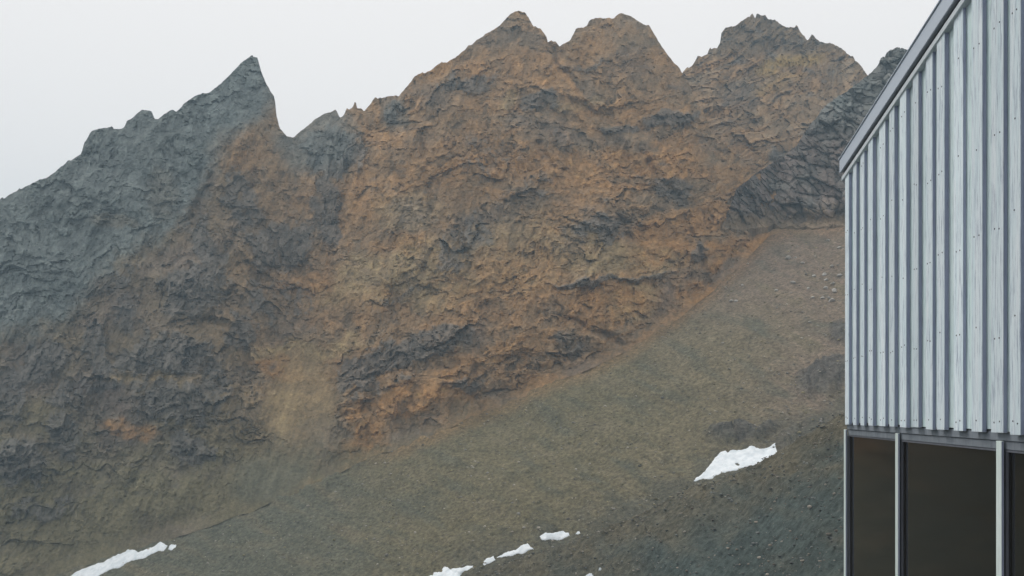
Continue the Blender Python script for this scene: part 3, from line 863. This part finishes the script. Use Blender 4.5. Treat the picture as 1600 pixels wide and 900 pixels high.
M_OVER = weathered('board_paint', (.68, .82, .87), (.87, .93, .97), (.27, .32, .43), 1.0)
M_UNDER = weathered('under_board_paint', (.58, .75, .74), (.78, .88, .89), (.28, .34, .40), .9)
M_TRIM = weathered('trim_paint', (.66, .74, .78), (.82, .87, .90), (.38, .40, .46), .5)
M_POST = weathered('post_paint', (.62, .74, .70), (.80, .86, .84), (.38, .42, .42), .5)
M_SIDE_SHADE = weathered('side_face_shade', (.27, .30, .41), (.38, .42, .55), (.17, .19, .28), .6)  # side faces of boards and posts: their shade is painted in as darker colour
M_HEAD = weathered('header_paint', (.20, .23, .26), (.28, .31, .35), (.12, .13, .16), .5)
M_FRAME = weathered('frame_paint', (.10, .11, .13), (.16, .17, .20), (.07, .07, .09), .4)

def metal(name, colr, rough):
    m, n, p, L = new_mat(name)
    t = n.nodes.new('ShaderNodeTexNoise'); t.inputs['Scale'].default_value = 4; t.inputs['Detail'].default_value = 5
    mr = n.nodes.new('ShaderNodeMapRange'); mr.inputs['To Min'].default_value = rough - .1; mr.inputs['To Max'].default_value = rough + .12
    L.new(t.outputs[0], mr.inputs[0]); L.new(mr.outputs[0], p.inputs['Roughness'])
    r = n.nodes.new('ShaderNodeValToRGB')
    r.color_ramp.elements[0].color = (*[c * .85 for c in colr], 1); r.color_ramp.elements[1].color = (*colr, 1)
    L.new(t.outputs[0], r.inputs[0]); L.new(r.outputs[0], p.inputs['Base Color'])
    p.inputs['Metallic'].default_value = 0.0
    return m
M_METAL = metal('galvanised_sheet', (.58, .65, .74), .5)
M_DARK, _n, _p, _L = new_mat('dark_parts_gap_shade')
_t = _n.nodes.new('ShaderNodeTexNoise'); _t.inputs['Scale'].default_value = 20
_r = _n.nodes.new('ShaderNodeValToRGB'); _r.color_ramp.elements[0].color = (.03, .033, .045, 1); _r.color_ramp.elements[1].color = (.06, .065, .085, 1)
_L.new(_t.outputs[0], _r.inputs[0]); _L.new(_r.outputs[0], _p.inputs['Base Color'])
M_GLASS, _n, _p, _L = new_mat('dark_window_glass')
_t = _n.nodes.new('ShaderNodeTexNoise'); _t.inputs['Scale'].default_value = 1.5; _t.inputs['Detail'].default_value = 3
_r = _n.nodes.new('ShaderNodeMapRange'); _r.inputs['To Min'].default_value = .03; _r.inputs['To Max'].default_value = .10
_L.new(_t.outputs[0], _r.inputs[0]); _L.new(_r.outputs[0], _p.inputs['Roughness'])
_p.inputs['Base Color'].default_value = (.012, .012, .011, 1)
_p.inputs['IOR'].default_value = 1.5

def prism(name, pts_xz, y0, y1, mat, parent, bevel=0.0):
    """outline in the wall plane (x along the wall, z up), thick from y0 (outside) to y1"""
    bm = bmesh.new()
    a = [bm.verts.new((x_, y0, z_)) for x_, z_ in pts_xz]
    b = [bm.verts.new((x_, y1, z_)) for x_, z_ in pts_xz]
    n = len(a)
    bm.faces.new(a); bm.faces.new(b[::-1])
    for i in range(n):
        bm.faces.new((a[i], b[i], b[(i + 1) % n], a[(i + 1) % n]))
    bmesh.ops.recalc_face_normals(bm, faces=bm.faces)
    if bevel:
        bmesh.ops.bevel(bm, geom=list(bm.edges), offset=bevel, segments=1, affect='EDGES', clamp_overlap=True)
    me = bpy.data.meshes.new(name); bm.to_mesh(me); bm.free(); me.materials.append(mat)
    o = bpy.data.objects.new(name, me); C.objects.link(o)
    o.parent = parent
    return o

def rect(x0, x1, z0, z1):
    return [(x0, z0), (x1, z0), (x1, z1), (x0, z1)]

RIDGE_S, SLOPE, RZ0 = 5.2, 0.150, G + 2.285
def rake(s):                                              # underside of the roof edge along the gable
    return RZ0 + SLOPE * (s if s < RIDGE_S else 2 * RIDGE_S - s)
LEN, BOT = 2 * RIDGE_S, G - .119

# body of the building behind the cladding
prism('wall', [(0.01, BOT + .02), (LEN - .01, BOT + .02), (LEN - .01, rake(LEN) + .05), (RIDGE_S, rake(RIDGE_S) + .05), (0.01, rake(0) + .05)], 0.012, 8.0, M_DARK, building)
prism('wall', rect(0.02, LEN - .02, 0, G - 2.2), 0.03, 7.9, M_HEAD, building)
prism('wall', rect(0.06, LEN - .06, G - 2.2, BOT + .02), 0.19, 7.9, M_DARK, building)

# boards: recessed layer, then proud layer over the gaps
PITCH = .262
nb = int(LEN / PITCH) + 1
r_ = random.Random(3)
def board(s0, s1, y0, y1, mat, name='board', drop=0.0):
    z0 = BOT - drop + r_.uniform(-.010, .010)
    tp = -.01
    tw = r_.uniform(-.004, .004)
    return prism(name, [(s0, z0), (s1, z0 + tw * .5), (s1 + tw, rake(s1) + tp), (s0 + tw, rake(s0) + tp)], y0, y1, mat, building, .002)
def shade_side_faces(o, mat):
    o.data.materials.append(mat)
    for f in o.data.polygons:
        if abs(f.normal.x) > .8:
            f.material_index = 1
s_at = .045
centres = []
while s_at < LEN - .1:
    w_ = r_.uniform(.112, .165)
    gap = r_.uniform(.095, .150)
    if r_.random() < .12:
        w_ *= .72
    centres.append((s_at, w_, gap))
    s_at += w_ + gap
for i, (a, w_, gap) in enumerate(centres):
    e = a + w_
    t_ = r_.uniform(.024, .035)
    bo = board(a, min(e, LEN - .01), -t_ - .022, -.023, M_OVER, drop=.012)
    shade_side_faces(bo, M_SIDE_SHADE)
    nails = []
    if e < 4.6:
        bm = bmesh.new()
        zs = [BOT + .05] + [BOT + .62 + .60 * k + r_.uniform(-.06, .06) for k in range(4)]
        for zz in zs:
            for fx in ((.28, .72) if r_.random() < .6 else (.5,)):
                x_ = a + w_ * fx + r_.uniform(-.008, .008)
                if zz < rake(x_) - .1:
                    mtx = Matrix.Translation((x_, -t_ - .0225, zz + r_.uniform(-.01, .01))) @ Matrix.Rotation(R(90), 4, 'X')
                    bmesh.ops.create_cone(bm, cap_ends=True, segments=7, radius1=.0055, radius2=.0055, depth=.003, matrix=mtx)
        me = bpy.data.meshes.new('nails'); bm.to_mesh(me); bm.free(); me.materials.append(M_DARK)
        no = bpy.data.objects.new('nails', me); C.objects.link(no); no.parent = bo
        no['kind'] = 'stuff'
    if i + 1 < len(centres):
        nx = centres[i + 1][0]
        board(e - .03, nx + .03, -.0205, .010, M_UNDER, 'under_board')
# corner board at the far end
prism('corner_board', [(-.035, BOT - .02), (.03, BOT - .02), (.03, rake(.03) - .01), (-.035, rake(-.035) - .01)], -.03, .10, M_TRIM, building, .003)

# roof edge: light strip, dark strip painted as shadow, metal fascia and roof sheet
def along_rake(name, z0, z1, y0, y1, mat, s0=-.12, parent=building):
    return prism(name, [(s0, rake(s0) + z0), (RIDGE_S, rake(RIDGE_S) + z0), (LEN - s0, rake(LEN - s0) + z0),
                        (LEN - s0, rake(LEN - s0) + z1), (RIDGE_S, rake(RIDGE_S) + z1), (s0, rake(s0) + z1)], y0, y1, mat, parent, .003)
along_rake('rake_trim', -.032, .012, -.066, 0.0, M_TRIM, -.03)
along_rake('rake_shadow_strip', .014, .05, -.050, 0.0, M_DARK, -.03)  # near-black strip, paints in the shadow line under the fascia
roof = along_rake('roof', .052, .174, -.066, 8.2, M_METAL, -.03)
along_rake('fascia', .046, .178, -.084, -.068, M_METAL, -.035, roof)
along_rake('drip_edge', .179, .192, -.094, 8.2, M_METAL, -.04, roof)

# window band
along = [(-.08, -.02), (1.40, 1.465), (3.20, 3.27), (5.02, 5.09), (6.8, 6.87), (8.5, 8.57), (LEN - .07, LEN)]
prism('header', rect(-.03, LEN, BOT - .062, BOT - .004), -.012, .10, M_HEAD, building, .003)
prism('header_rail', rect(-.03, LEN, BOT - .115, BOT - .064), -.003, .11, M_HEAD, building, .003)
prism('window_sill', rect(-.05, LEN, G - 2.24, G - 2.18), -.05, .12, M_POST, building, .003)
for i, (a, b) in enumerate(along):
    shade_side_faces(prism('post', rect(a, b, G - 2.178, BOT - .063), -.030, -.0135, M_POST, building, .002), M_SIDE_SHADE)
for i in range(len(along) - 1):
    a, b = along[i][1], along[i + 1][0]
    z0, z1 = G - 2.176, BOT - .117
    wn = prism('window', rect(a - .03, b + .03, z0, z1), .010, .016, M_GLASS, building)
    ft_ = .012
    for q in (rect(a - .04, a + ft_, z0, z1), rect(b - ft_, b + .04, z0, z1), rect(a + ft_, b - ft_, z1 - ft_, z1), rect(a + ft_, b - ft_, z0, z0 + ft_)):
        prism('frame', q, -.0020, .0095, M_FRAME, wn)

# ------------------------------------------------------------------ air
def haze():
    bm = bmesh.new()
    bmesh.ops.create_cube(bm, size=1)
    me = bpy.data.meshes.new('haze'); bm.to_mesh(me); bm.free()
    m = bpy.data.materials.new('thin_mist'); m.use_nodes = True
    n = m.node_tree; n.nodes.clear()
    o_ = n.nodes.new('ShaderNodeOutputMaterial'); p_ = n.nodes.new('ShaderNodeVolumePrincipled')
    p_.inputs['Color'].default_value = (.62, .84, 1.0, 1)
    p_.inputs['Density'].default_value = HAZE
    n.links.new(p_.outputs[0], o_.inputs['Volume'])
    me.materials.append(m)
    o = bpy.data.objects.new('haze', me)
    o.scale = (2900, 2900, 320); o.location = (0, 0, 75)
    o['kind'] = 'stuff'; o['label'] = 'thin bluish mist in the air before the mountain'; o['category'] = 'haze'
    C.objects.link(o)
HAZE = 0.00065
if HAZE > 0:
    haze()
